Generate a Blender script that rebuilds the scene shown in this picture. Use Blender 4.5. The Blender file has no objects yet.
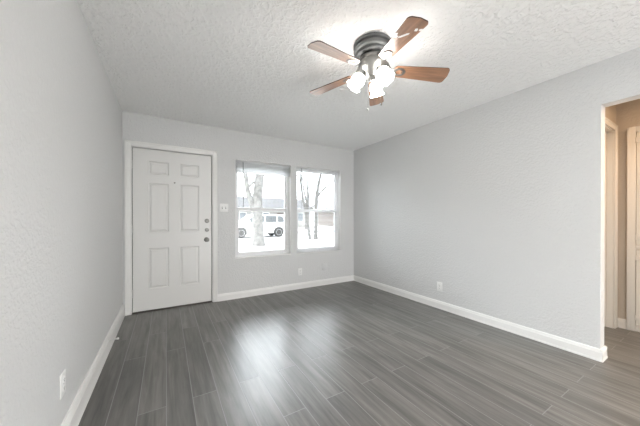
import bpy, bmesh, math, random
from mathutils import Vector, Matrix
random.seed(7)
C = bpy.context.scene.collection
PI = math.pi

# ---------------------------------------------------------------- camera, sky, sun, lights, exposure
FPX = 257.4                                             # focal length in pixels of the 640x426 frame
cam_d = bpy.data.cameras.new('camera')
cam = bpy.data.objects.new('camera', cam_d); C.objects.link(cam)
cam_d.sensor_fit = 'HORIZONTAL'; cam_d.sensor_width = 36.0
cam_d.lens = FPX / 640 * 36.0
cam_d.shift_y = 6.75 / 640
cam_d.clip_start = 0.02; cam_d.clip_end = 300
cam.location = (0.4466, -3.8379, 1.1579)
cam.rotation_euler = (PI/2 - 0.0033, 0.0, -0.5388)
bpy.context.scene.camera = cam

SKY_BASE, SKY_GLOW = 1.7, 9.0
world = bpy.data.worlds.new('sky'); bpy.context.scene.world = world
world.use_nodes = True
wb = world.node_tree.nodes['Background']
# overcast sky: extra glow added in front of the window wall; dimmer elsewhere
wnt = world.node_tree
def WM(op, a, b=None):
    n = wnt.nodes.new('ShaderNodeMath'); n.operation = op; n.use_clamp = False
    for i, q in enumerate((a, b)):
        if q is None: continue
        if isinstance(q, (int, float)): n.inputs[i].default_value = q
        else: wnt.links.new(q, n.inputs[i])
    return n.outputs[0]
def WR(v, a, b, c, d):
    n = wnt.nodes.new('ShaderNodeMapRange'); n.interpolation_type = 'SMOOTHSTEP'; wnt.links.new(v, n.inputs['Value'])
    for k_, v_ in (('From Min', a), ('From Max', b), ('To Min', c), ('To Max', d)): n.inputs[k_].default_value = v_
    return n.outputs['Result']
wtc = wnt.nodes.new('ShaderNodeTexCoord'); wsx = wnt.nodes.new('ShaderNodeSeparateXYZ')
wnt.links.new(wtc.outputs['Generated'], wsx.inputs[0])
glow = WM('MULTIPLY', WR(wsx.outputs['Z'], 0.04, 0.34, 0.0, 1.0), WR(wsx.outputs['Y'], 0.1, 0.6, 0.0, 1.0))
wb.inputs['Color'].default_value = (0.90, 0.95, 1.0, 1)
wnt.links.new(WM('ADD', WM('MULTIPLY', glow, SKY_GLOW), SKY_BASE), wb.inputs['Strength'])

def light(name, typ, loc, rot, energy, color=(1, 1, 1), **kw):
    d = bpy.data.lights.new(name, typ); d.energy = energy; d.color = color
    for k, v in kw.items(): setattr(d, k, v)
    o = bpy.data.objects.new(name, d); o.location = loc; o.rotation_euler = rot
    C.objects.link(o); return o

light('sun', 'SUN', (0, -10, 20), (math.radians(42), 0, math.radians(-35)), 2.5, (1, 0.96, 0.9), angle=0.01)
# two unseen fill lamps added behind the camera, then the hall's ceiling lamp
light('rear_fill_point', 'POINT', (2.5, -6.5, 0.4), (0, 0, 0), 94, (0.99, 1, 1), shadow_soft_size=0.35)
light('rear_fill_area', 'AREA', (1.75, -5.4, 2.40), (0, 0, 0), 40, (1, 0.99, 0.97), shape='DISK', size=0.5)
light('hall_ceiling_light', 'AREA', (4.08, -4.1, 2.38), (0, 0, 0), 13, (1, 0.66, 0.39), shape='DISK', size=0.3)

vs = bpy.context.scene.view_settings
vs.view_transform = 'Standard'; vs.look = 'None'; vs.gamma = 1; vs.exposure = 0.96; vs.use_curve_mapping = False
bpy.context.scene.cycles.use_denoising = True
bpy.context.scene.cycles.max_bounces = 10
bpy.context.scene.cycles.diffuse_bounces = 6
bpy.context.scene.cycles.transparent_max_bounces = 16
bpy.context.scene.cycles.sample_clamp_indirect = 6

# ---------------------------------------------------------------- materials
def mat(name, color, rough=0.5, metal=0.0, spec=0.5, coat=0.0, emit=None, estr=0.0):
    m = bpy.data.materials.new(name); m.use_nodes = True
    b = m.node_tree.nodes['Principled BSDF']
    b.inputs['Base Color'].default_value = (*color, 1); b.inputs['Roughness'].default_value = rough
    b.inputs['Metallic'].default_value = metal; b.inputs['Specular IOR Level'].default_value = spec
    b.inputs['Coat Weight'].default_value = coat
    if emit: b.inputs['Emission Color'].default_value = (*emit, 1); b.inputs['Emission Strength'].default_value = estr
    return m
def N(m, typ, **kw):
    n = m.node_tree.nodes.new(typ)
    for k, v in kw.items():
        if k in n.inputs: n.inputs[k].default_value = v
        else: setattr(n, k, v)
    return n
def L(m, a, b): m.node_tree.links.new(a, b)
def bsdf(m): return m.node_tree.nodes['Principled BSDF']
def ramp(m, fac, p0, c0, p1, c1):
    r = N(m, 'ShaderNodeValToRGB'); e = r.color_ramp.elements
    e[0].position = p0; e[0].color = c0; e[1].position = p1; e[1].color = c1
    L(m, fac, r.inputs['Fac']); return r
def bump(m, height, strength, dist, prev=None):
    b = N(m, 'ShaderNodeBump', Strength=strength, Distance=dist)
    L(m, height, b.inputs['Height'])
    if prev: L(m, prev, b.inputs['Normal'])
    L(m, b.outputs['Normal'], bsdf(m).inputs['Normal']); return b
def coords(m, scale=(1, 1, 1), rot=(0, 0, 0), loc=(0, 0, 0)):
    t = N(m, 'ShaderNodeTexCoord'); mp = N(m, 'ShaderNodeMapping', Scale=scale, Rotation=rot, Location=loc)
    L(m, t.outputs['Object'], mp.inputs['Vector']); return mp.outputs['Vector']

def textured_paint(name, color, rough, scale, lo, hi, dist, strength=1.0, spec=0.3):
    """rolled / knock-down drywall texture: flat-topped blobs of compound under the paint"""
    m = mat(name, color, rough, spec=spec); v = coords(m)
    n1 = N(m, 'ShaderNodeTexNoise', Scale=scale, Detail=3.0, Roughness=0.55, Distortion=0.6); L(m, v, n1.inputs['Vector'])
    r = ramp(m, n1.outputs['Fac'], lo, (0, 0, 0, 1), hi, (1, 1, 1, 1))
    bump(m, r.outputs['Color'], strength, dist)
    return m
M = {}
M['wall'] = textured_paint('wall_paint', (0.668, 0.670, 0.668), 0.5, 48, 0.40, 0.62, 0.0022, 0.75)
M['hall_wall'] = textured_paint('hall_wall_paint', (0.50, 0.43, 0.35), 0.55, 48, 0.40, 0.62, 0.002, 0.6)
M['ceiling'] = textured_paint('ceiling_texture', (0.91, 0.907, 0.90), 0.75, 27, 0.45, 0.60, 0.0046, 1.0, 0.2)
M['trim'] = mat('white_trim_paint', (0.82, 0.815, 0.80), 0.35)
M['door'] = mat('white_door_paint', (0.73, 0.725, 0.71), 0.28)
M['hall_trim'] = mat('cream_trim_paint', (0.68, 0.65, 0.60), 0.4)
M['vinyl'] = mat('white_vinyl', (0.80, 0.80, 0.81), 0.35)
M['plastic'] = mat('white_plastic', (0.84, 0.84, 0.83), 0.3)
M['slot'] = mat('dark_slot', (0.06, 0.06, 0.06), 0.6)
M['nickel'] = mat('brushed_nickel', (0.33, 0.325, 0.31), 0.38, 1.0)
M['steel'] = mat('pewter_housing', (0.17, 0.175, 0.175), 0.5, 0.8)
M['lock'] = mat('satin_lock_metal', (0.28, 0.275, 0.26), 0.42, 1.0)
M['dark_metal'] = mat('dark_bronze', (0.12, 0.11, 0.10), 0.5, 0.6)
M['rubber'] = mat('white_rubber', (0.75, 0.75, 0.73), 0.6)
M['black'] = mat('gap_shade_black', (0.03, 0.03, 0.03), 0.7)
M['blind'] = mat('white_blind_slat', (0.86, 0.86, 0.86), 0.4)
M['wand'] = mat('clear_wand', (0.2, 0.2, 0.2), 0.2)
M['marks'] = mat('white_marks', (0.92, 0.91, 0.90), 0.6)
M['shade'] = mat('frosted_glass_lit', (0.9, 0.9, 0.88), 0.3, emit=(1.0, 0.96, 0.91), estr=14.5)
M['bulb'] = mat('lit_bulb', (1, 1, 1), 0.3, emit=(1.0, 0.9, 0.75), estr=14.0)

nt_ = M['blind'].node_tree; tr_ = N(M['blind'], 'ShaderNodeBsdfTranslucent', Color=(0.9, 0.9, 0.9, 1)); ms_ = N(M['blind'], 'ShaderNodeMixShader'); ms_.inputs[0].default_value = 0.7
L(M['blind'], bsdf(M['blind']).outputs[0], ms_.inputs[1]); L(M['blind'], tr_.outputs[0], ms_.inputs[2]); L(M['blind'], ms_.outputs[0], nt_.nodes['Material Output'].inputs['Surface'])

# floor: grey wood-look planks running towards the window wall
m = mat('grey_plank_floor', (0.1, 0.1, 0.1), 0.33, spec=0.45); M['floor'] = m
v = coords(m, rot=(0, 0, PI/2), loc=(0.0, -0.005, 0))
br = N(m, 'ShaderNodeTexBrick', offset=0.37, offset_frequency=2, squash=1.0)
for k, val in (('Color1', (0.0, 0, 0, 1)), ('Color2', (1, 1, 1, 1)), ('Mortar', (0.5, 0.5, 0.5, 1)), ('Scale', 1.0), ('Mortar Size', 0.0023), ('Mortar Smooth', 0.3), ('Brick Width', 1.22), ('Row Height', 0.147)):
    br.inputs[k].default_value = val
L(m, v, br.inputs['Vector'])
# per-plank shift of the grain
sx = N(m, 'ShaderNodeVectorMath', operation='SCALE'); L(m, br.outputs['Color'], sx.inputs[0]); sx.inputs['Scale'].default_value = 7.0
ad = N(m, 'ShaderNodeVectorMath', operation='ADD'); L(m, v, ad.inputs[0]); L(m, sx.outputs['Vector'], ad.inputs[1])
mp2 = N(m, 'ShaderNodeMapping', Scale=(1.6, 26.0, 1)); L(m, ad.outputs['Vector'], mp2.inputs['Vector'])
g1 = N(m, 'ShaderNodeTexNoise', Scale=1.0, Detail=6.0, Roughness=0.62, Distortion=0.5); L(m, mp2.outputs['Vector'], g1.inputs['Vector'])
mp3 = N(m, 'ShaderNodeMapping', Scale=(1.6, 9.0, 1)); L(m, ad.outputs['Vector'], mp3.inputs['Vector'])
g2 = N(m, 'ShaderNodeTexNoise', Scale=1.0, Detail=3.0, Roughness=0.5, Distortion=1.2); L(m, mp3.outputs['Vector'], g2.inputs['Vector'])
c1 = ramp(m, g1.outputs['Fac'], 0.30, (0.092, 0.089, 0.085, 1), 0.74, (0.21, 0.204, 0.195, 1))
mx = N(m, 'ShaderNodeMix', data_type='RGBA', blend_type='MULTIPLY'); mx.inputs[0].default_value = 0.75
c2 = ramp(m, g2.outputs['Fac'], 0.25, (0.66, 0.66, 0.66, 1), 0.75, (1.3, 1.29, 1.26, 1))
L(m, c1.outputs['Color'], mx.inputs[6]); L(m, c2.outputs['Color'], mx.inputs[7])
mx2 = N(m, 'ShaderNodeMix', data_type='RGBA', blend_type='MULTIPLY'); mx2.inputs[0].default_value = 1.0
c3 = ramp(m, br.outputs['Color'], 0.0, (0.86, 0.86, 0.86, 1), 1.0, (1.12, 1.12, 1.11, 1))
L(m, mx.outputs[2], mx2.inputs[6]); L(m, c3.outputs['Color'], mx2.inputs[7])
mx3 = N(m, 'ShaderNodeMix', data_type='RGBA', blend_type='MIX'); L(m, br.outputs['Fac'], mx3.inputs[0])
L(m, mx2.outputs[2], mx3.inputs[6]); mx3.inputs[7].default_value = (0.25, 0.248, 0.244, 1)  # lighter seams: the glint on the plank bevels painted into the colour
L(m, mx3.outputs[2], bsdf(m).inputs['Base Color'])
inv = N(m, 'ShaderNodeMath', operation='SUBTRACT'); inv.inputs[0].default_value = 1.0; L(m, br.outputs['Fac'], inv.inputs[1])
b1 = bump(m, inv.outputs[0], 0.6, 0.0012)
bump(m, g1.outputs['Fac'], 0.012, 0.001, b1.outputs['Normal'])

# fan blade veneer
m = mat('walnut_veneer', (0.2, 0.1, 0.05), 0.35, spec=0.6, coat=0.9)
bsdf(m).inputs['Coat Roughness'].default_value = 0.28; M['wood'] = m
v = coords(m, scale=(3.0, 38.0, 6.0))
g = N(m, 'ShaderNodeTexNoise', Scale=1.0, Detail=5.0, Roughness=0.6, Distortion=0.8); L(m, v, g.inputs['Vector'])
c = ramp(m, g.outputs['Fac'], 0.3, (0.20, 0.098, 0.052, 1), 0.72, (0.46, 0.24, 0.135, 1)); L(m, c.outputs['Color'], bsdf(m).inputs['Base Color'])
M['edge'] = mat('dark_blade_edge', (0.06, 0.03, 0.02), 0.4)

def glass(name, tint):
    m = bpy.data.materials.new(name); m.use_nodes = True; nt = m.node_tree
    nt.nodes.remove(nt.nodes['Principled BSDF'])
    t = N(m, 'ShaderNodeBsdfTransparent', Color=(*tint, 1)); gl = N(m, 'ShaderNodeBsdfGlossy', Roughness=0.02)
    mixn = N(m, 'ShaderNodeMixShader'); fr = N(m, 'ShaderNodeFresnel', IOR=1.45)
    L(m, fr.outputs[0], mixn.inputs[0]); L(m, t.outputs[0], mixn.inputs[1]); L(m, gl.outputs[0], mixn.inputs[2])
    L(m, mixn.outputs[0], nt.nodes['Material Output'].inputs['Surface']); return m
M['glass'] = glass('window_glass', (0.95, 0.96, 0.96))

def noisy(name, ca, cb, scale, rough=0.9, bdist=0.0):
    m = mat(name, ca, rough, spec=0.2); v = coords(m)
    n = N(m, 'ShaderNodeTexNoise', Scale=scale, Detail=5.0, Roughness=0.6); L(m, v, n.inputs['Vector'])
    c = ramp(m, n.outputs['Fac'], 0.35, (*ca, 1), 0.68, (*cb, 1)); L(m, c.outputs['Color'], bsdf(m).inputs['Base Color'])
    if bdist: bump(m, n.outputs['Fac'], 0.6, bdist)
    return m
M['lawn'] = noisy('dry_grass', (0.46, 0.45, 0.42), (0.62, 0.61, 0.57), 9)
M['asphalt'] = noisy('pale_asphalt', (0.34, 0.34, 0.34), (0.42, 0.42, 0.42), 14)
M['concrete'] = noisy('concrete', (0.58, 0.57, 0.55), (0.66, 0.65, 0.63), 6)
M['bark'] = noisy('grey_bark', (0.08, 0.078, 0.076), (0.14, 0.137, 0.134), 11, bdist=0.02)
M['pale_bark'] = noisy('pale_bark', (0.12, 0.118, 0.116), (0.23, 0.228, 0.225), 5, bdist=0.02)
M['siding'] = mat('pale_siding', (0.30, 0.295, 0.29), 0.7)
M['brick'] = noisy('pale_brick', (0.15, 0.13, 0.12), (0.20, 0.18, 0.17), 20)
M['shingle'] = noisy('grey_shingle', (0.08, 0.08, 0.083), (0.12, 0.12, 0.123), 12)
M['car_paint'] = mat('white_car_paint', (0.80, 0.80, 0.81), 0.2, coat=0.6)
M['car_glass'] = mat('dark_car_glass', (0.12, 0.13, 0.14), 0.08)
M['tire'] = mat('tire_rubber', (0.07, 0.07, 0.07), 0.8)
M['rim'] = mat('alloy_rim', (0.6, 0.6, 0.62), 0.3, 0.8)
M['lamp_red'] = mat('red_lens', (0.4, 0.03, 0.03), 0.2)
M['far_glass'] = mat('far_window_glass', (0.16, 0.18, 0.2), 0.1)
M['fascia'] = mat('white_fascia_paint', (0.80, 0.80, 0.80), 0.6)

# ---------------------------------------------------------------- mesh helpers
class MB:
    def __init__(s): s.bm = bmesh.new()
    def box(s, x0, x1, y0, y1, z0, z1, bev=0.0, seg=2):
        t = bmesh.new(); bmesh.ops.create_cube(t, size=1)
        for vv in t.verts:
            vv.co = Vector(((x0+x1)/2 + vv.co.x*(x1-x0), (y0+y1)/2 + vv.co.y*(y1-y0), (z0+z1)/2 + vv.co.z*(z1-z0)))
        if bev: bmesh.ops.bevel(t, geom=t.edges[:], offset=bev, segments=seg, affect='EDGES', profile=0.5)
        return s.merge(t)
    def merge(s, t, mtx=None):
        if mtx is not None: bmesh.ops.transform(t, matrix=mtx, verts=t.verts)
        me = bpy.data.meshes.new('tmp'); t.to_mesh(me); t.free(); s.bm.from_mesh(me); bpy.data.meshes.remove(me); return s
    def lathe(s, prof, n=32, mtx=None, flute=0, famp=0.0):
        t = bmesh.new(); rings = []
        for (r, z) in prof:
            ring = []
            for k in range(n):
                a = 2*PI*k/n; q = r*(1 + famp*math.cos(flute*a)) if flute else r
                ring.append(t.verts.new((q*math.cos(a), q*math.sin(a), z)))
            rings.append(ring)
        for a, b in zip(rings, rings[1:]):
            for k in range(n): t.faces.new((a[k], a[(k+1) % n], b[(k+1) % n], b[k]))
        if prof[0][0] > 1e-4: t.faces.new(rings[0][::-1])
        if prof[-1][0] > 1e-4: t.faces.new(rings[-1])
        bmesh.ops.remove_doubles(t, verts=t.verts, dist=1e-6)
        bmesh.ops.recalc_face_normals(t, faces=t.faces)
        return s.merge(t, mtx)
    def tube(s, pts, rad, n=10):
        pts = [Vector(p) for p in pts]; rads = rad if isinstance(rad, (list, tuple)) else [rad]*len(pts)
        t = bmesh.new(); rings = []; ref = Vector((0, 0, 1))
        for i, p in enumerate(pts):
            d = (pts[min(i+1, len(pts)-1)] - pts[max(i-1, 0)]).normalized()
            if abs(d.dot(ref)) > 0.95: ref = Vector((1, 0, 0)) if abs(d.x) < 0.9 else Vector((0, 1, 0))
            u = d.cross(ref).normalized(); w = d.cross(u).normalized(); ref = u.cross(d).normalized()
            rings.append([t.verts.new(p + (u*math.cos(2*PI*k/n) + w*math.sin(2*PI*k/n))*rads[i]) for k in range(n)])
        for a, b in zip(rings, rings[1:]):
            for k in range(n): t.faces.new((a[k], a[(k+1) % n], b[(k+1) % n], b[k]))
        t.faces.new(rings[0][::-1]); t.faces.new(rings[-1])
        bmesh.ops.recalc_face_normals(t, faces=t.faces)
        return s.merge(t)
    def prism(s, poly, axis, a, b, bev=0.0):
        """poly: 2-D outline; extruded along axis ('x','y','z') from a to b"""
        t = bmesh.new()
        f = {'x': lambda p, q: (q, p[0], p[1]), 'y': lambda p, q: (p[0], q, p[1]), 'z': lambda p, q: (p[0], p[1], q)}[axis]
        A = [t.verts.new(f(p, a)) for p in poly]; B = [t.verts.new(f(p, b)) for p in poly]
        t.faces.new(A); t.faces.new(B[::-1])
        for k in range(len(poly)): t.faces.new((A[k], B[k], B[(k+1) % len(poly)], A[(k+1) % len(poly)]))
        bmesh.ops.recalc_face_normals(t, faces=t.faces)
        if bev: bmesh.ops.bevel(t, geom=t.edges[:], offset=bev, segments=2, affect='EDGES', profile=0.5)
        return s.merge(t)
    def xf(s, mtx): bmesh.ops.transform(s.bm, matrix=mtx, verts=s.bm.verts); return s
    def build(s, name, material, parent=None, loc=(0, 0, 0), rotz=0.0, smooth=True, angle=35):
        me = bpy.data.meshes.new(name); s.bm.to_mesh(me); s.bm.free()
        ms = material if isinstance(material, (list, tuple)) else [material]
        for q in ms: me.materials.append(q)
        o = bpy.data.objects.new(name, me); C.objects.link(o)
        if smooth:
            me.polygons.foreach_set('use_smooth', [True]*len(me.polygons))
            me.set_sharp_from_angle(angle=math.radians(angle))
        o.location = loc; o.rotation_euler = (0, 0, rotz)
        if parent: o.parent = parent
        return o
def thing(name, label, cat, loc=(0, 0, 0), rotz=0, group=None):
    o = bpy.data.objects.new(name, None); C.objects.link(o); o.empty_display_size = 0.1
    o.location = loc; o.rotation_euler = (0, 0, rotz); o['label'] = label; o['category'] = cat
    if group: o['group'] = group
    return o
def tag(o, label, cat, group=None):
    o['label'] = label; o['category'] = cat
    if group: o['group'] = group
    return o
def struct(o): o['kind'] = 'structure'; return o
def sempty(name, loc=(0, 0, 0)):
    o = bpy.data.objects.new(name, None); C.objects.link(o); o.location = loc; o['kind'] = 'structure'; return o

# ---------------------------------------------------------------- room shell
W, H, T = 3.48, 2.44, 0.16        # room width, ceiling height, outer wall thickness
YR = -7.0                          # rear wall
YE = -3.213                        # where the right wall ends at the hall opening
YH = -3.095                        # end wall of the hall
XH = 4.605                         # far wall of the hall
ZO = 2.087                         # head of the hall opening
WT = 0.11                          # inner wall thickness
WIN = [(1.309, 2.190), (2.295, 3.178)]; WZ0, WZ1 = 0.578, 2.027
DX0, DX1, DZ1 = 0.075, 1.008, 2.047

struct(MB().box(-0.16, 4.77, YR-0.16, T, -0.12, 0.0).build('floor', M['floor'], smooth=False))
struct(MB().box(-0.16, 4.77, YR-0.16, T, H, H+0.14).build('ceiling', M['ceiling'], smooth=False))
f = MB()
def wall_with_holes(f, x0, x1, y0, y1, z0, z1, holes):
    xs = x0
    for (a, b, c, d) in holes:
        f.box(xs, a, y0, y1, z0, z1)
        if c > z0: f.box(a, b, y0, y1, z0, c)
        if d < z1: f.box(a, b, y0, y1, d, z1)
        xs = b
    f.box(xs, x1, y0, y1, z0, z1)
wall_with_holes(f, 0, 4.77, 0, T, 0, H, [(DX0, DX1, 0, DZ1)] + [(a, b, WZ0, WZ1) for a, b in WIN])
struct(f.build('wall_front', M['wall'], smooth=False))
struct(MB().box(-0.16, 0.0, YR, T, 0, H).build('wall_left', M['wall'], smooth=False))
f = MB(); f.prism([(0, 0), (0, H), (YR, H), (YR, 0), (-4.55, 0), (-4.55, ZO), (YE, ZO), (YE, 0)], 'x', W, W+WT)
struct(f.build('wall_right', M['wall'], smooth=False))
struct(MB().box(-0.16, 4.77, YR-0.16, YR, 0, H).build('wall_rear', M['wall'], smooth=False))
struct(MB().box(XH, 4.77, YR, 0, 0, H).build('wall_hall_side', M['hall_wall'], smooth=False))
f = MB(); f.box(W+WT, 3.70, YH, YH+0.11, 0, H); f.box(3.70, 4.515, YH, YH+0.11, 2.095, H); f.box(4.515, XH, YH, YH+0.11, 0, H)
struct(f.build('wall_hall_end', M['hall_wall'], smooth=False))

# baseboards: flat board with an eased, stepped top
def base_profile(h=0.098, t=0.015):
    return [(0, 0), (t+0.003, 0), (t+0.003, 0.012), (t, 0.018), (t, h*0.72), (t*0.72, h*0.82), (t*0.62, h*0.93), (t*0.35, h), (0, h)]
def base_x(f, x0, x1, y, h=0.098):                # on a wall facing -y
    f.prism([(y - p, z) for p, z in base_profile(h)], 'x', x0, x1)
def base_y(f, y0, y1, x, sgn, h=0.098, t=0.015):  # on a wall facing sgn*x
    f.prism([(x + sgn*p, z) for p, z in base_profile(h, t)], 'y', y0, y1)
f = MB(); base_x(f, 1.064, W, 0); struct(f.build('baseboard_front', M['trim'], angle=20))
f = MB(); base_y(f, YR, 0, 0, 1, 0.142, 0.019); struct(f.build('baseboard_left', M['trim'], angle=20))
f = MB(); base_y(f, YE-0.015, 0, W, -1)
f.prism([(YE - p, z) for p, z in base_profile()], 'x', W-0.012, W+WT+0.012)
base_y(f, YE-0.015, YH, W+WT, 1)
struct(f.build('baseboard_right', M['trim'], angle=20))
f = MB(); base_y(f, YH-0.0, -3.174, XH, -1); base_y(f, YR, -4.12, XH, -1)
struct(f.build('baseboard_hall', M['hall_trim'], angle=20))

# ---------------------------------------------------------------- entry door
def panel_slab(x0, x1, z0, z1, y, thick, panels, bevel=0.0):
    """door leaf whose face looks to -y, with raised-and-fielded panels"""
    xs = sorted({x0, x1, *[p[0] for p in panels], *[p[1] for p in panels]}); zs = sorted({z0, z1, *[p[2] for p in panels], *[p[3] for p in panels]})
    t = bmesh.new(); g = {}
    for i, x in enumerate(xs):
        for j, z in enumerate(zs): g[i, j] = t.verts.new((x, y, z))
    pf = []
    for i in range(len(xs)-1):
        for j in range(len(zs)-1):
            fc = t.faces.new((g[i, j], g[i+1, j], g[i+1, j+1], g[i, j+1]))
            cx, cz = (xs[i]+xs[i+1])/2, (zs[j]+zs[j+1])/2
            if any(a < cx < b and c < cz < d for a, b, c, d in panels): pf.append(fc)
    bmesh.ops.dissolve_limit(t, angle_limit=0.01, verts=[], edges=[e for e in t.edges if all(q in pf for q in e.link_faces) and len(e.link_faces) == 2])
    pf = []
    for fc in t.faces:
        c = fc.calc_center_median()
        if any(a < c.x < b and cc < c.z < d for a, b, cc, d in panels): pf.append(fc)
    bmesh.ops.inset_individual(t, faces=pf, thickness=0.013, depth=-0.009)
    bmesh.ops.inset_individual(t, faces=pf, thickness=0.012, depth=0.0)
    bmesh.ops.inset_individual(t, faces=pf, thickness=0.022, depth=0.007)
    ext = [e for e in t.edges if len(e.link_faces) == 1]
    r = bmesh.ops.extrude_edge_only(t, edges=ext)
    nv = [q for q in r['geom'] if isinstance(q, bmesh.types.BMVert)]
    for q in nv: q.co.y += thick
    bmesh.ops.contextual_create(t, geom=[e for e in t.edges if len(e.link_faces) == 1])
    bmesh.ops.recalc_face_normals(t, faces=t.faces)
    return t
door = sempty('door_1', (0.54, 0, 0))
OX = 0.54
def dm(): return MB()
def off(f): return f.xf(Matrix.Translation((-OX, 0, 0)))
f = dm()
def casing(f, x0, x1, z1, w, y=0.0, dep=0.018, z0=0.0):
    for a, b in ((x0-w, x0), (x1, x1+w)):
        s_ = 1 if a < x0 else -1
        f.box(a, b, y-dep*0.75, y, z0, z1+w, 0.003); f.box(*((a, a+w*0.35) if s_ > 0 else (b-w*0.35, b)), y-dep, y-0.001, z0, z1+w, 0.003)
    f.box(x0-0.001, x1+0.001, y-dep*0.75, y, z1, z1+w, 0.003); f.box(x0-w, x1+w, y-dep, y-0.001, z1+w*0.65, z1+w, 0.003)
casing(f, 0.083, 1.002, 2.040, 0.061)
off(f).build('door_casing', M['trim'], door)
f = dm(); f.box(DX0, 0.089, 0.0, T, 0, DZ1); f.box(0.996, DX1, 0.0, T, 0, DZ1); f.box(0.089, 0.996, 0.0, T, 2.035, DZ1)
off(f).build('door_frame', M['trim'], door)
f = dm(); f.box(0.089, 0.103, 0.0545, 0.075, 0.0, 2.035); f.box(0.982, 0.996, 0.0545, 0.075, 0.0, 2.035); f.box(0.103, 0.982, 0.0545, 0.075, 2.018, 2.035)
f.box(0.103, 0.982, 0.0545, 0.075, 0.0141, 0.030)
off(f).build('gap_shade_stop', M['black'], door)  # door stops coloured black as the shade in the gaps around the leaf
f = dm(); f.box(0.089, 0.996, 0.002, T, 0, 0.014, 0.003); off(f).build('threshold', M['dark_metal'], door)
panels = [(a, b, c, d) for a, b in ((0.257, 0.478), (0.602, 0.833)) for c, d in ((0.282, 0.79), (0.99, 1.606), (1.715, 1.88))]
f = dm(); f.merge(panel_slab(0.0970, 0.987, 0.020, 2.0265, 0.012, 0.042, panels)); leaf = off(f).build('door_panel', M['door'], door, angle=15)
for z in (1.817, 1.036, 0.248):
    f = dm(); f.tube([(0.088, -0.004, z-0.05), (0.088, -0.004, z+0.05)], 0.008, 12); f.lathe([(0, 0), (0.006, 0), (0.004, 0.008), (0, 0.008)], 12, Matrix.Translation((0.088, -0.004, z+0.05)))
    f.box(0.0885, 0.094, -0.002, 0.006, z-0.05, z+0.05)
    off(f).build('hinge', M['trim'], door)
RX = Matrix.Rotation(PI/2, 4, 'X')           # lathe axis +z -> -y
def at(x, y, z): return Matrix.Translation((x, y, z)) @ RX
f = dm(); f.lathe([(0, 0), (0.030, 0), (0.030, 0.006), (0.026, 0.012), (0.021, 0.016), (0, 0.017)], 28, at(0.930, 0.012, 1.131)); d1 = off(f).build('deadbolt', M['lock'], door)
f = dm(); f.box(0.926, 0.934, -0.026, -0.011, 1.114, 1.148, 0.003); off(f).build('thumb_turn', M['lock'], d1)
f = dm(); f.lathe([(0, 0), (0.027, 0), (0.027, 0.005), (0.022, 0.010), (0, 0.011)], 28, at(0.930, 0.012, 1.008)); d2 = off(f).build('latch_lock', M['lock'], door)
f = dm(); f.box(0.914, 0.950, -0.026, -0.004, 1.002, 1.013, 0.003); off(f).build('thumb_turn', M['lock'], d2)
f = dm(); f.lathe([(0, 0), (0.033, 0), (0.033, 0.004), (0.028, 0.010), (0.013, 0.013), (0.011, 0.030), (0.017, 0.036), (0.027, 0.046), (0.029, 0.056), (0.025, 0.066), (0.014, 0.071), (0, 0.072)], 32, at(0.925, 0.012, 0.873)); off(f).build('door_knob', M['lock'], door)
f = dm(); f.lathe([(0, 0), (0.010, 0), (0.010, 0.003), (0.006, 0.005), (0, 0.005)], 20, at(0.543, 0.012, 1.628)); off(f).build('peephole', M['lock'], door)

# ---------------------------------------------------------------- windows: vinyl single-hung units set in drywall returns
def window(n, x0, x1):
    w = sempty('window_%d' % n, (x0, 0, WZ0)); wd, ht = x1-x0, WZ1-WZ0
    ya, yb = 0.085, 0.15
    f = MB(); fr = 0.036
    f.box(0, fr, ya, yb, 0, ht, 0.003); f.box(wd-fr, wd, ya, yb, 0, ht, 0.003); f.box(fr, wd-fr, ya, yb, 0, fr, 0.003); f.box(fr, wd-fr, ya, yb, ht-fr, ht, 0.003)
    f.build('window_frame', M['vinyl'], w)
    mid = 1.300 - WZ0
    def sash(name, z0, z1, y0, y1, st, ra, rb):
        g = MB(); a, b = fr, wd-fr
        g.box(a, a+st, y0, y1, z0, z1, 0.003); g.box(b-st, b, y0, y1, z0, z1, 0.003); g.box(a+st, b-st, y0, y1, z0, z0+ra, 0.003); g.box(a+st, b-st, y0, y1, z1-rb, z1, 0.003)
        s_ = g.build(name, M['vinyl'], w)
        MB().box(a+st, b-st, (y0+y1)/2-0.002, (y0+y1)/2+0.002, z0+ra, z1-rb).build('pane', M['glass'], s_, smooth=False)
        return s_
    sash('upper_sash', mid-0.020, ht-fr, 0.120, 0.146, 0.022, 0.034, 0.026)
    lo = sash('lower_sash', fr, mid+0.026, 0.090, 0.117, 0.034, 0.045, 0.046)
    MB().box(wd/2-0.03, wd/2+0.03, 0.094, 0.112, mid+0.026, mid+0.036, 0.003).build('sash_lock', M['vinyl'], lo)
    MB().box(0, wd, 0.0, ya, 0, 0.012, 0.002).build('window_sill', M['trim'], w)
    g = MB(); g.box(0, 0.004, 0.001, ya, 0.012, ht-0.004); g.box(wd-0.004, wd, 0.001, ya, 0.012, ht-0.004); g.box(0, wd, 0.001, ya, ht-0.004, ht); g.build('window_return', M['trim'], w)
    return w
for k, (a, b) in enumerate(WIN): window(k+1, a, b)

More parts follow.
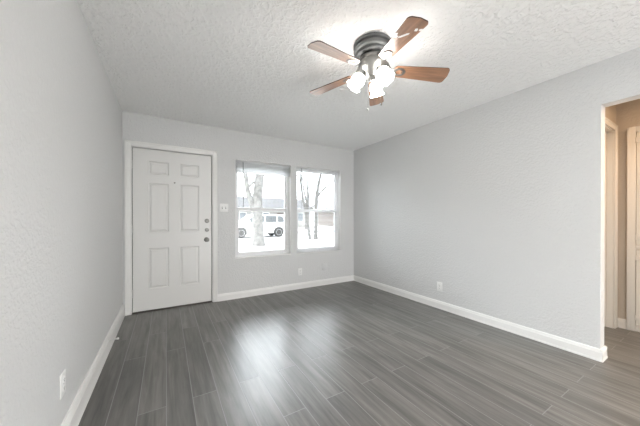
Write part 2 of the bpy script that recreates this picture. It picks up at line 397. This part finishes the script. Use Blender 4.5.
def blind(x0, x1, zbot, label, n=62, tilt=4.0, wand_dx=0.06, raised=False):
    t = thing('window_blind', label, 'blind', (x0, 0.022, WZ1), group='mini blinds in the two windows'); wd = x1-x0-0.012
    o = 0.006; yc = 0.022
    MB().box(o, o+wd, -0.014+yc-0.008, 0.014+yc-0.008, -0.032, -0.004, 0.002).build('headrail', M['blind'], t)
    z0 = zbot - WZ1
    f = MB(); top = -0.048
    for k in range(n):
        z = top + (z0+0.018-top)*k/(n-1); q = bmesh.new(); rows = []
        for i in range(5):
            s_ = -0.0125 + 0.025*i/4; zz = 0.0016*(1-(s_/0.0125)**2)
            c_, n_ = math.cos(math.radians(tilt)), math.sin(math.radians(tilt))
            y_, zz = s_*c_ - zz*n_ + (rnd_b.uniform(-0.0012, 0.0012) if raised and i == 0 else 0), s_*n_ + zz*c_
            rows.append([q.verts.new((o+0.003, yc-0.008+y_, z+zz)), q.verts.new((o+wd-0.003, yc-0.008+y_, z+zz))])
        for a, b in zip(rows, rows[1:]): q.faces.new((a[0], b[0], b[1], a[1]))
        r = bmesh.ops.extrude_face_region(q, geom=q.faces[:])
        for vv in r['geom']:
            if isinstance(vv, bmesh.types.BMVert): vv.co.z -= 0.0006
        bmesh.ops.recalc_face_normals(q, faces=q.faces); f.merge(q)
    f.build('slats', M['blind'], t)
    MB().box(o, o+wd, -0.013+yc-0.008, 0.013+yc-0.008, z0, z0+0.013, 0.003).build('bottom_rail', M['blind'], t)
    for fx in (0.14, 0.86):
        g = MB(); xx = o+wd*fx
        for yy in (-0.013, 0.013): g.tube([(xx, yc-0.008+yy, -0.03), (xx, yc-0.008+yy, z0+0.01)], 0.0006, 5)
        g.build('ladder_cord', M['blind'], t)
    g = MB(); g.tube([(wand_dx, -0.009, -0.03), (wand_dx, -0.014, -0.05), (wand_dx+0.003, -0.016, -0.70)], 0.0045, 8); g.build('tilt_wand', M['wand'], t)
    return t
rnd_b = random.Random(5)
blind(*WIN[0], 1.842, 'white mini blind pulled up into a stack in the window beside the door', n=26, tilt=0.0, wand_dx=0.115, raised=True)
blind(*WIN[1], 0.594, 'white mini blind let down to the sill of the window nearer the room corner', wand_dx=0.095)

# ---------------------------------------------------------------- linen cabinet and door in the hall
lin = thing('linen_cabinet', 'cream built-in hall cabinet with an upper and a lower door, seen through the opening', 'cabinet', (XH, -3.65, 0))
CY0, CY1 = -3.174+3.65, -4.12+3.65                  # local y: +0.476 .. -0.47
f = MB(); w = 0.058
f.box(-0.020, 0, CY0-w, CY0, 0, 2.108, 0.003); f.box(-0.020, 0, CY1, CY1+w, 0, 2.108, 0.003); f.box(-0.020, 0, CY1+w, CY0-w, 2.05, 2.108, 0.003)
f.box(-0.012, 0, CY1+w, CY0-w, 0.842, 0.888, 0.002); f.box(-0.012, 0, CY1+w, CY0-w, 0, 0.062, 0.002)
f.box(-0.024, -0.019, CY0-0.022, CY0, 0, 2.108, 0.002)
f.build('face_frame', M['hall_trim'], lin)
def cab_door(z0, z1):
    wd = (CY0-w-0.004) - (CY1+w+0.004)
    t = panel_slab(-wd/2, wd/2, z0, z1, 0.0, 0.012, [(-wd/2+0.085, wd/2-0.085, z0+0.09, z1-0.09)])
    f = MB(); f.merge(t, Matrix.Translation((-0.0125, 0.003, 0)) @ Matrix.Rotation(-PI/2, 4, 'Z'))
    d = f.build('cabinet_door', M['hall_trim'], lin, angle=15)
    for z in (z0+0.08, z1-0.08):
        g = MB(); y = CY0-w-0.002
        g.tube([(-0.019, y, z-0.026), (-0.019, y, z+0.026)], 0.006, 10); g.box(-0.0165, -0.0126, y-0.030, y, z-0.024, z+0.024, 0.001)
        g.build('hinge', M['hall_trim'], d)
    g = MB(); g.lathe([(0, 0), (0.009, 0), (0.006, 0.010), (0.015, 0.018), (0.016, 0.025), (0.010, 0.030), (0, 0.031)], 20, Matrix.Translation((-0.0125, CY1+w+0.05, z0+0.12 if z0 > 0.5 else z1-0.12)) @ Matrix.Rotation(-PI/2, 4, 'Y'))
    g.build('cabinet_knob', M['nickel'], d)
cab_door(0.892, 2.046); cab_door(0.066, 0.838)

d3 = sempty('door_2', (4.1, YH, 0))
f = MB(); casing(f, 3.708-4.1, 4.507-4.1, 2.088, 0.060, 0.0, 0.020); f.build('door_casing', M['hall_trim'], d3)
f = MB(); f.box(3.70-4.1, 3.716-4.1, 0, 0.11, 0, 2.095); f.box(4.499-4.1, 4.515-4.1, 0, 0.11, 0, 2.095); f.box(3.716-4.1, 4.499-4.1, 0, 0.11, 2.080, 2.095); f.build('door_frame', M['hall_trim'], d3)
f = MB(); f.merge(panel_slab(3.720-4.1, 4.495-4.1, 0.012, 2.076, 0.050, 0.035, [(a, b, c, d) for a, b in ((-0.27, -0.05), (0.06, 0.28)) for c, d in ((0.27, 0.79), (0.99, 1.60), (1.71, 1.90))])); lf = f.build('door_panel', M['hall_trim'], d3, angle=15)
f = MB(); f.lathe([(0, 0), (0.030, 0), (0.028, 0.008), (0.012, 0.012), (0.012, 0.03), (0.026, 0.045), (0.027, 0.056), (0.014, 0.066), (0, 0.067)], 24, at(-0.31, 0.05, 0.95)); f.build('door_knob', M['lock'], d3)

# ---------------------------------------------------------------- switch, outlets, door stop
def plate(f, w, h): f.box(-w/2, w/2, -0.006, 0, -h/2, h/2, 0.003)
def outlet(label, loc, rotz):
    t = thing('wall_outlet', label, 'outlet', loc, rotz, group='duplex outlets above the baseboards')
    f = MB(); plate(f, 0.072, 0.117); f.build('cover_plate', M['plastic'], t)
    for z in (0.0205, -0.0205):
        f = MB(); f.prism([(0.0165*math.cos(a)*1.0, z + max(-0.0125, min(0.0125, 0.0165*math.sin(a)))) for a in [2*PI*k/28 for k in range(28)]], 'y', -0.0085, -0.004)
        rc = f.build('receptacle', M['plastic'], t)
        f = MB(); f.box(-0.0075, -0.0050, -0.0089, -0.0080, z-0.003, z+0.006); f.box(0.0050, 0.0075, -0.0089, -0.0080, z-0.003, z+0.006); f.lathe([(0, 0), (0.0026, 0), (0.0026, 0.0009), (0, 0.0009)], 12, at(0, -0.0080, z-0.0075))
        f.build('slots', M['slot'], rc)
    f = MB(); f.lathe([(0, 0), (0.0035, 0), (0.003, 0.0015), (0, 0.002)], 12, at(0, -0.0055, 0)); f.build('screw', M['nickel'], t)
    return t
outlet('white duplex outlet low on the front wall below the right-hand window', (2.355, 0, 0.280), 0)
outlet('white duplex outlet low on the long right wall above its baseboard', (W, -1.780, 0.283), -PI/2)
outlet('white duplex outlet low on the left wall close to the camera', (0, -2.080, 0.335), PI/2)

sw = thing('light_switch', 'white two-gang toggle switch plate on the wall between entry door and window', 'switch', (1.152, 0, 1.316))
f = MB(); plate(f, 0.116, 0.117); f.build('cover_plate', M['plastic'], sw)
for x in (-0.023, 0.023):
    f = MB(); f.box(x-0.0055, x+0.0055, -0.0066, -0.0055, -0.0125, 0.0125); s1 = f.build('toggle_slot', M['slot'], sw)
    f = MB(); f.box(x-0.004, x+0.004, -0.018, -0.005, -0.002, 0.009, 0.0015); f.build('toggle', M['plastic'], s1)
    for z in (-0.030, 0.030):
        f = MB(); f.lathe([(0, 0), (0.0032, 0), (0.0028, 0.0012), (0, 0.0016)], 12, at(x, -0.0055, z)); f.build('screw', M['plastic'], sw)
bp = thing('blank_plate', 'wall-coloured blank cover plate low on the front wall near the corner', 'cover plate', (2.835, 0, 0.318))
f = MB(); plate(f, 0.116, 0.117); f.build('cover_plate', M['wall'], bp)
for x in (-0.023, 0.023):
    f = MB(); f.lathe([(0, 0), (0.0035, 0), (0.003, 0.0012), (0, 0.0016)], 12, at(x, -0.0055, 0)); f.build('screw', M['wall'], bp)

ds = thing('door_stop', 'white spring door stop sticking out of the left baseboard', 'door stop', (0.0175, -1.0, 0.112))
f = MB(); f.lathe([(0, 0), (0.012, 0), (0.010, 0.006), (0.006, 0.009), (0, 0.009)], 16, Matrix.Rotation(PI/2, 4, 'Y')); f.build('base', M['rubber'], ds)
f = MB(); f.tube([(0.008+0.052*k/120, 0.0052*math.cos(k*2*PI/9), 0.0052*math.sin(k*2*PI/9)) for k in range(121)], 0.0013, 6); f.build('spring', M['rubber'], ds)
f = MB(); f.lathe([(0, 0), (0.0075, 0), (0.0085, 0.006), (0.0080, 0.014), (0, 0.016)], 16, Matrix.Translation((0.058, 0, 0)) @ Matrix.Rotation(PI/2, 4, 'Y')); f.build('bumper_tip', M['rubber'], ds)

# ---------------------------------------------------------------- ceiling fan
FX, FY, ZB = 1.752, -2.405, 2.254
fan = thing('ceiling_fan', 'five-blade ceiling fan with walnut blades, pewter housing and three lit glass shades', 'ceiling fan', (FX, FY, H))
f = MB(); f.lathe([(0, 0.0), (0.130, 0.0), (0.137, -0.005), (0.137, -0.022), (0.130, -0.028), (0.126, -0.031), (0.126, -0.037), (0.134, -0.042), (0.137, -0.050), (0.135, -0.062), (0.127, -0.068), (0.120, -0.070), (0.118, -0.076), (0.121, -0.082), (0.117, -0.091), (0.104, -0.096), (0, -0.097)], 56)
f.build('motor_housing', M['steel'], fan)
f = MB(); f.lathe([(0, -0.097), (0.084, -0.097), (0.090, -0.102), (0.091, -0.132), (0.086, -0.139), (0, -0.140)], 48); f.build('rotor_hub', M['nickel'], fan)
f = MB(); f.lathe([(0, -0.140), (0.096, -0.140), (0.104, -0.146), (0.104, -0.158), (0.098, -0.170), (0.082, -0.190), (0.066, -0.205), (0.060, -0.225), (0.052, -0.245), (0.030, -0.258), (0.014, -0.264), (0.010, -0.274), (0, -0.278)], 44); f.build('switch_housing', M['nickel'], fan)
def blade_outline(r1):
    r0 = 0.158; pts = []
    def arc(cx, cy, r, a0, a1, n=7): return [(cx+r*math.cos(math.radians(a0+(a1-a0)*k/(n-1))), cy+r*math.sin(math.radians(a0+(a1-a0)*k/(n-1)))) for k in range(n)]
    h0, h1, cr = 0.047, 0.066, 0.027
    pts += arc(r1-cr-0.006, h1-cr, cr, 90, 22); pts += [(r1, 0.0)]; pts += arc(r1-cr-0.006, -h1+cr, cr, -22, -90)
    pts += arc(r0+0.03, -h0+0.03-0.001, 0.03, 270, 200); pts += arc(r0+0.03, h0-0.03+0.001, 0.03, 160, 90)
    return pts
for k, (deg, r1, pit, droop) in enumerate(((43.3, 0.560, -12, 2), (112.5, 0.563, -10, 2), (185.5, 0.548, -13, 3), (255.5, 0.545, -2, 3), (332.5, 0.570, -16, 3))):
    ol = blade_outline(r1); RP = Matrix.Rotation(math.radians(pit), 4, 'X'); a = math.radians(deg); RZ = Matrix.Rotation(a, 4, 'Z'); base = Matrix.Translation((0, 0, ZB-H+0.006)) @ RZ @ Matrix.Rotation(math.radians(droop), 4, 'Y')
    iron = MB()                                              # blade iron: arm from the hub, curling into a pierced ring under the blade
    iron.tube([(0.082, 0, 0.066), (0.108, 0, 0.058), (0.134, 0, 0.012), (0.160, 0, -0.010)], [0.011, 0.010, 0.009, 0.008], 10)
    q = bmesh.new(); n = 28; vr = []
    for j in range(n):
        t_ = 2*PI*j/n; row = []
        for (kx, ky) in ((1.0, 0), (0.86, 0.0035), (0.62, 0.0035), (0.50, 0), (0.62, -0.002), (0.86, -0.002)):
            row.append(q.verts.new((0.200+0.048*kx*math.cos(t_), 0.037*kx*math.sin(t_), -0.0065-ky)))
        vr.append(row)
    for j in range(n):
        for i in range(6): q.faces.new((vr[j][i], vr[j][(i+1) % 6], vr[(j+1) % n][(i+1) % 6], vr[(j+1) % n][i]))
    bmesh.ops.recalc_face_normals(q, faces=q.faces); iron.merge(q, RP)
    iron.xf(base)
    iron.build('blade_iron', M['nickel'], fan)
    f = MB(); f.prism(ol, 'z', -0.003, 0.003)
    bo = f.build('blade', [M['wood'], M['edge']], fan, smooth=False)
    bo.matrix_local = base @ RP
    for p in bo.data.polygons: p.material_index = 0 if abs(p.normal.z) > 0.5 else 1
    for (sx_, sy_) in ((0.172, 0.022), (0.172, -0.022), (0.212, 0.0)):
        f = MB(); f.lathe([(0, 0), (0.005, 0), (0.004, 0.002), (0, 0.0026)], 12, Matrix.Translation((sx_, sy_, -0.0030)) @ Matrix.Rotation(PI, 4, 'X')); f.build('screw', M['nickel'], bo)
    if k == 3:                                               # small white marks on the underside
        f = MB()
        for poly in ([(0.318, -0.050), (0.345, -0.052), (0.352, -0.040), (0.334, -0.036), (0.336, -0.028), (0.320, -0.030)],
                     [(0.322, -0.024), (0.330, -0.026), (0.362, -0.004), (0.368, 0.006), (0.358, 0.008), (0.330, -0.012)],
                     [(0.384, 0.016), (0.398, 0.012), (0.404, 0.020), (0.396, 0.027), (0.386, 0.026)],
                     [(0.392, 0.033), (0.402, 0.030), (0.408, 0.040), (0.400, 0.046), (0.393, 0.042)]):
            f.prism([(0.415+(px-0.358)*1.35, py*1.35+0.006) for px, py in poly], 'z', -0.0036, -0.0029)
        lb = f.build('blade_marks', M['marks'], bo, smooth=False); lb['label'] = 'small white marks on the blade'
# three tilted tulip shades on short arms
for ang in (183, -57, 63):
    a = math.radians(ang - 30.87); RZ = Matrix.Rotation(a, 4, 'Z'); tilt = math.radians(38)
    nk = Vector((0.072, 0, -0.222)); dirv = Vector((math.sin(tilt), 0, -math.cos(tilt)))
    f = MB(); f.tube([(0.040, 0, -0.205), (0.058, 0, -0.206), nk], [0.011, 0.011, 0.013], 12)
    mt = Matrix.Translation(nk) @ Matrix.Rotation(PI - tilt, 4, 'Y')       # +z of the lathe follows dirv
    f.lathe([(0, -0.004), (0.022, -0.004), (0.026, 0.002), (0.027, 0.014), (0.0, 0.014)], 24, mt)
    f.xf(RZ); arm = f.build('lamp_arm', M['nickel'], fan)
    outer = [(0.024, 0.010), (0.030, 0.018), (0.043, 0.032), (0.050, 0.050), (0.049, 0.066), (0.043, 0.082), (0.042, 0.092), (0.050, 0.106), (0.056, 0.112)]
    prof = outer + [(0.054, 0.1125)] + [(r-0.0035, z) for r, z in outer[::-1]]
    f = MB(); t = bmesh.new(); nseg = 48; rings = []
    for (r, z) in prof:
        amp = 0.0 if z < 0.07 else 0.05*(z-0.07)/0.042
        rings.append([t.verts.new((r*(1+amp*math.cos(8*2*PI*j/nseg))*math.cos(2*PI*j/nseg), r*(1+amp*math.cos(8*2*PI*j/nseg))*math.sin(2*PI*j/nseg), z)) for j in range(nseg)])
    for r1_, r2_ in zip(rings, rings[1:]+rings[:1]):
        for j in range(nseg): t.faces.new((r1_[j], r1_[(j+1) % nseg], r2_[(j+1) % nseg], r2_[j]))
    bmesh.ops.recalc_face_normals(t, faces=t.faces); f.merge(t, mt); f.xf(RZ)
    f.build('glass_shade', M['shade'], arm, angle=60)
    f = MB(); f.lathe([(0, 0.014), (0.013, 0.014), (0.014, 0.03), (0.026, 0.055), (0.027, 0.068), (0.018, 0.084), (0, 0.090)], 20, mt); f.xf(RZ); f.build('light_bulb', M['bulb'], arm)
cr_ = Vector((0.858, -0.513, 0))
for (dx, dy, z1) in ((-0.019, 0.02, -0.478), (0.066, 0.0, -0.444)):
    p0 = cr_*dx*0.6 + Vector((0, dy, -0.240)); p1 = cr_*dx + Vector((0, dy, z1+0.02))
    f = MB(); n = 34
    for k in range(n+1):
        p = p0.lerp(p1, k/n); s_ = bmesh.new(); bmesh.ops.create_icosphere(s_, subdivisions=1, radius=0.0017, matrix=Matrix.Translation(p)); f.merge(s_)
    f.tube([p0, p1], 0.0007, 5)
    ch = f.build('pull_chain', M['nickel'], fan)
    f = MB(); f.lathe([(0, 0.010), (0.004, 0.008), (0.0065, 0.0), (0.006, -0.008), (0.003, -0.012), (0, -0.0125)], 16, Matrix.Translation(p1 - Vector((0, 0, 0.009)))); f.build('chain_fob', M['plastic'] if dx < 0 else M['dark_metal'], ch)

# ---------------------------------------------------------------- outside: porch, yard, street, trees, car, houses
GZ = -0.15
struct(MB().box(-45, 70, -30, 13.2, GZ-0.3, GZ).build('ground_lawn', M['lawn'], smooth=False))
struct(MB().box(-45, 70, 13.2, 19.6, GZ-0.3, GZ-0.06).build('ground_street', M['asphalt'], smooth=False))
struct(MB().box(-45, 70, 19.6, 90, GZ-0.3, GZ).build('ground_far_lawn', M['lawn'], smooth=False))
f = MB(); f.box(-45, 70, 13.02, 13.2, GZ-0.2, GZ+0.02, 0.01); f.box(-45, 70, 19.6, 19.78, GZ-0.2, GZ+0.02, 0.01); struct(f.build('trim_1', M['concrete']))
struct(MB().box(-0.2, 1.3, 0.17, 1.45, GZ, -0.02, 0.01).build('floor_porch', M['concrete']))
struct(MB().box(0.3, 0.8, 1.45, 13.0, GZ-0.1, GZ+0.015, 0.01).build('floor_walkway', M['concrete']))
f = MB(); f.prism([(-8.0, 2.60), (0.62, 2.46), (0.66, 2.46), (0.66, 2.62), (-3.6, 4.0), (-8.0, 2.72)], 'x', -1, 5.6); struct(f.build('ceiling_roof', M['shingle'], smooth=False))

def tree(loc, label, trunk, branches, material):
    t = thing('bare_tree', label, 'tree', (loc[0], loc[1], GZ), group='bare trees in the front yard')
    f = MB(); f.tube([p[:3] for p in trunk], [p[3] for p in trunk], 14); f.build('trunk', material, t)
    for b in branches:
        f = MB(); f.tube([p[:3] for p in b], [p[3] for p in b], 9); f.build('branch', material, t)
    return t
def twigs(base, n, ln, r, rnd, up=0.6):
    out = []
    for k in range(n):
        a = rnd.uniform(0, 2*PI); p = Vector(base[k % len(base)]); pts = [(*p, r)]
        d = Vector((math.cos(a), math.sin(a), up)).normalized()
        for j in range(1, 5):
            d = (d + Vector((rnd.uniform(-.35, .35), rnd.uniform(-.35, .35), rnd.uniform(-.1, .3)))).normalized()
            p = p + d*ln/4; pts.append((*p, r*(1-j*0.22)))
        out.append(pts)
    return out
rnd = random.Random(3)
tree((4.35, 8.6), 'thick pale tree trunk outside the window beside the door',
     [(0, 0, -0.1, 0.46), (0, 0, 0.12, 0.33), (-0.02, 0, 0.5, 0.265), (-0.04, 0, 1.4, 0.25), (-0.08, 0, 2.0, 0.27), (-0.05, 0, 2.4, 0.24), (0.15, 0.1, 4.0, 0.2), (0.2, 0.1, 6, 0.12)],
     [[(-0.12, 0, 1.5, 0.17), (-0.35, 0, 2.1, 0.14), (-0.55, -0.05, 2.7, 0.12), (-0.62, 0, 3.4, 0.11), (-0.9, 0, 4.6, 0.08)],
      [(-0.58, -0.05, 2.75, 0.07), (-0.30, 0, 3.05, 0.06), (0.1, 0.1, 3.3, 0.05), (0.7, 0.2, 3.8, 0.03)]] + twigs([(-0.62, 0, 3.4), (0.1, 0.1, 3.8), (-0.8, 0, 4.4)], 7, 2.2, 0.045, rnd), M['pale_bark'])
tree((8.75, 10.6), 'forked tree trunk seen in the middle of the right-hand window',
     [(0, 0, -0.1, 0.20), (0, 0, 0.2, 0.14), (0.02, 0, 1.5, 0.12), (0.05, 0, 2.6, 0.115), (0.18, 0, 3.4, 0.10), (0.42, 0, 4.4, 0.085), (0.5, 0, 5.6, 0.05)],
     [[(0.08, 0, 2.75, 0.08), (0.45, -0.15, 3.2, 0.065), (0.95, -0.3, 3.6, 0.05), (1.5, -0.4, 4.1, 0.03)]] + twigs([(0.18, 0, 3.4), (0.42, 0, 4.4)], 6, 1.6, 0.03, rnd), M['bark'])
tree((7.95, 10.4), 'pair of slender leaning trunks at the left of the right-hand window',
     [(0.28, 0, -0.1, 0.13), (0.22, 0, 0.4, 0.09), (0.0, 0, 1.6, 0.08), (-0.22, 0, 2.6, 0.075), (-0.38, 0, 3.6, 0.06), (-0.4, 0, 5, 0.03)],
     [[(-0.02, 0, 1.65, 0.06), (0.04, 0, 2.3, 0.055), (-0.16, 0, 3.1, 0.045), (-0.24, 0.1, 4.2, 0.03)]] + twigs([(-0.38, 0, 3.6)], 3, 1.4, 0.025, rnd), M['bark'])
tree((15.5, 24.5), 'distant bare tree beyond the street, behind the right-hand window',
     [(0, 0, -0.1, 0.3), (0, 0, 1.5, 0.22), (0.1, 0, 3.5, 0.18), (0.1, 0, 6.5, 0.09)], twigs([(0, 0, 2.2), (0.1, 0, 3.5), (0.1, 0, 5)], 10, 3.2, 0.06, rnd), M['bark'])

def car(loc, rotz, label):
    t = thing('parked_car', label, 'car', loc, rotz)
    L_, wd = 4.75, 0.92; R_ = 0.36; wx = (-1.42, 1.42)
    lower = [(-2.35, 0.42), (-2.38, 0.75), (-2.32, 1.02)]
    prof = [(-2.36, 0.32), (-2.40, 0.62), (-2.36, 0.98), (-2.28, 1.06), (-1.9, 1.10), (2.36, 1.08), (2.39, 0.85), (2.40, 0.55), (2.36, 0.32)]
    def arch(x, n=12): return [(x + 0.43*math.cos(PI*k/n), 0.34 + 0.43*math.sin(PI*k/n)) for k in range(n+1)]
    prof = prof[:-1] + [(2.36, 0.32)] + [(1.42+0.43, 0.30)] + arch(1.42)[1:-1] + [(1.42-0.43, 0.30)] + [(-1.42+0.43, 0.30)] + arch(-1.42)[1:-1] + [(-1.42-0.43, 0.30)]
    MB().prism(prof, 'y', -wd, wd, 0.03).build('body', M['car_paint'], t, angle=30)
    cab = [(-1.35, 1.07), (-0.62, 1.62), (-0.40, 1.70), (1.75, 1.70), (2.02, 1.60), (2.28, 1.07)]
    MB().prism(cab, 'y', -wd+0.10, wd-0.10, 0.04).build('cabin', M['car_paint'], t, angle=30)
    for s_ in (-1, 1):
        for poly in ([(-1.10, 1.12), (-0.55, 1.56), (0.28, 1.60), (0.28, 1.12)], [(0.38, 1.12), (0.38, 1.60), (1.25, 1.60), (1.25, 1.12)], [(1.35, 1.12), (1.35, 1.60), (1.72, 1.58), (1.98, 1.12)]):
            MB().prism(poly, 'y', s_*(wd-0.104), s_*(wd-0.09)).build('side_window', M['car_glass'], t, smooth=False)
        MB().box(-0.98, -0.80, *sorted((s_*0.90, s_*1.05)), 1.10, 1.24, 0.03).build('side_mirror', M['car_paint'], t)
        MB().box(-2.42, -2.34, *sorted((s_*0.60, s_*0.88)), 0.78, 0.92, 0.02).build('headlight', M['rim'], t)
        MB().box(2.35, 2.42, *sorted((s_*0.66, s_*0.88)), 0.80, 1.05, 0.02).build('tail_light', M['lamp_red'], t)
        for x in wx:
            f = MB(); f.lathe([(0.20, -0.10), (0.30, -0.11), (R_, -0.09), (R_+0.004, 0), (R_, 0.09), (0.30, 0.11), (0.20, 0.10)], 36, Matrix.Translation((x, s_*0.80, R_)) @ Matrix.Rotation(PI/2, 4, 'X'))
            wh = f.build('wheel', M['tire'], t)
            f = MB(); mt = Matrix.Translation((x, s_*0.80, R_)) @ Matrix.Rotation(-s_*PI/2, 4, 'X')
            f.lathe([(0, 0.075), (0.05, 0.08), (0.06, 0.07), (0, 0.07)], 20, mt); f.lathe([(0.195, 0.02), (0.215, 0.02), (0.225, 0.112), (0.205, 0.112), (0.195, 0.02)], 36, mt)
            for k in range(5):
                q = MB(); q.box(0.03, 0.205, -0.025, 0.025, 0.06, 0.085, 0.005); q.xf(mt @ Matrix.Rotation(2*PI*k/5, 4, 'Z'))
                me = bpy.data.meshes.new('tmp'); q.bm.to_mesh(me); q.bm.free(); f.bm.from_mesh(me); bpy.data.meshes.remove(me)
            f.build('rim', M['rim'], wh)
    MB().prism([(-1.30, 1.10), (-0.64, 1.60), (-0.655, 1.615), (-1.33, 1.11)], 'y', -0.70, 0.70).build('windshield', M['car_glass'], t, smooth=False)
    MB().box(-2.44, -2.30, -0.80, 0.80, 0.34, 0.56, 0.04).build('bumper', M['car_paint'], t)
    return t
car((6.45, 15.6, GZ-0.06), 0, 'white car parked on the street, seen past the tree trunk through a window')

def house(loc, wd, dp, ht, label, wallm, wins, doors, gable):
    t = thing('neighbour_house', label, 'house', loc)
    MB().box(-wd/2, wd/2, 0, dp, 0, ht).build('walls', wallm, t, smooth=False)
    if gable: MB().prism([(-wd/2-0.5, ht), (wd/2+0.5, ht), (0, ht+gable)], 'y', -0.6, dp+0.5).build('roof', M['shingle'], t, smooth=False)
    else: MB().prism([(-0.7, ht), (dp+0.7, ht), (dp/2, ht+1.9)], 'x', -wd/2-0.5, wd/2+0.5).build('roof', M['shingle'], t, smooth=False)
    for (x, z, w_, h_) in wins:
        f = MB(); f.box(x-w_/2-0.08, x+w_/2+0.08, -0.05, 0.02, z-0.08, z+h_+0.08); wf = f.build('window_frame', M['fascia'], t, smooth=False)
        f = MB(); f.box(x-w_/2, x-0.03, -0.06, -0.049, z, z+h_); f.box(x+0.03, x+w_/2, -0.06, -0.049, z, z+h_); f.build('pane', M['far_glass'], wf, smooth=False)
    for x in doors: MB().box(x-0.48, x+0.48, -0.05, 0.02, 0.1, 2.15).build('front_door', M['brick'], t, smooth=False)
    MB().box(-wd/2-0.45, wd/2+0.45, -0.72 if not gable else -0.62, -0.58, ht-0.10, ht+0.08).build('fascia', M['fascia'], t, smooth=False)
    return t
house((13.0, 31, GZ), 13, 8, 2.7, 'pale one-storey house across the street behind the parked car', M['siding'], [(-4.2, 0.95, 1.7, 1.2), (-1.0, 0.95, 1.7, 1.2), (4.3, 0.95, 2.0, 1.2)], [1.6], 0)
house((31.5, 30, GZ), 13, 8, 2.7, 'brick house with dark windows seen through the right-hand window', M['brick'], [(-4.3, 1.0, 1.2, 1.2), (-1.8, 1.0, 1.2, 1.2), (3.8, 1.0, 1.8, 1.2)], [0.8], 2.6)
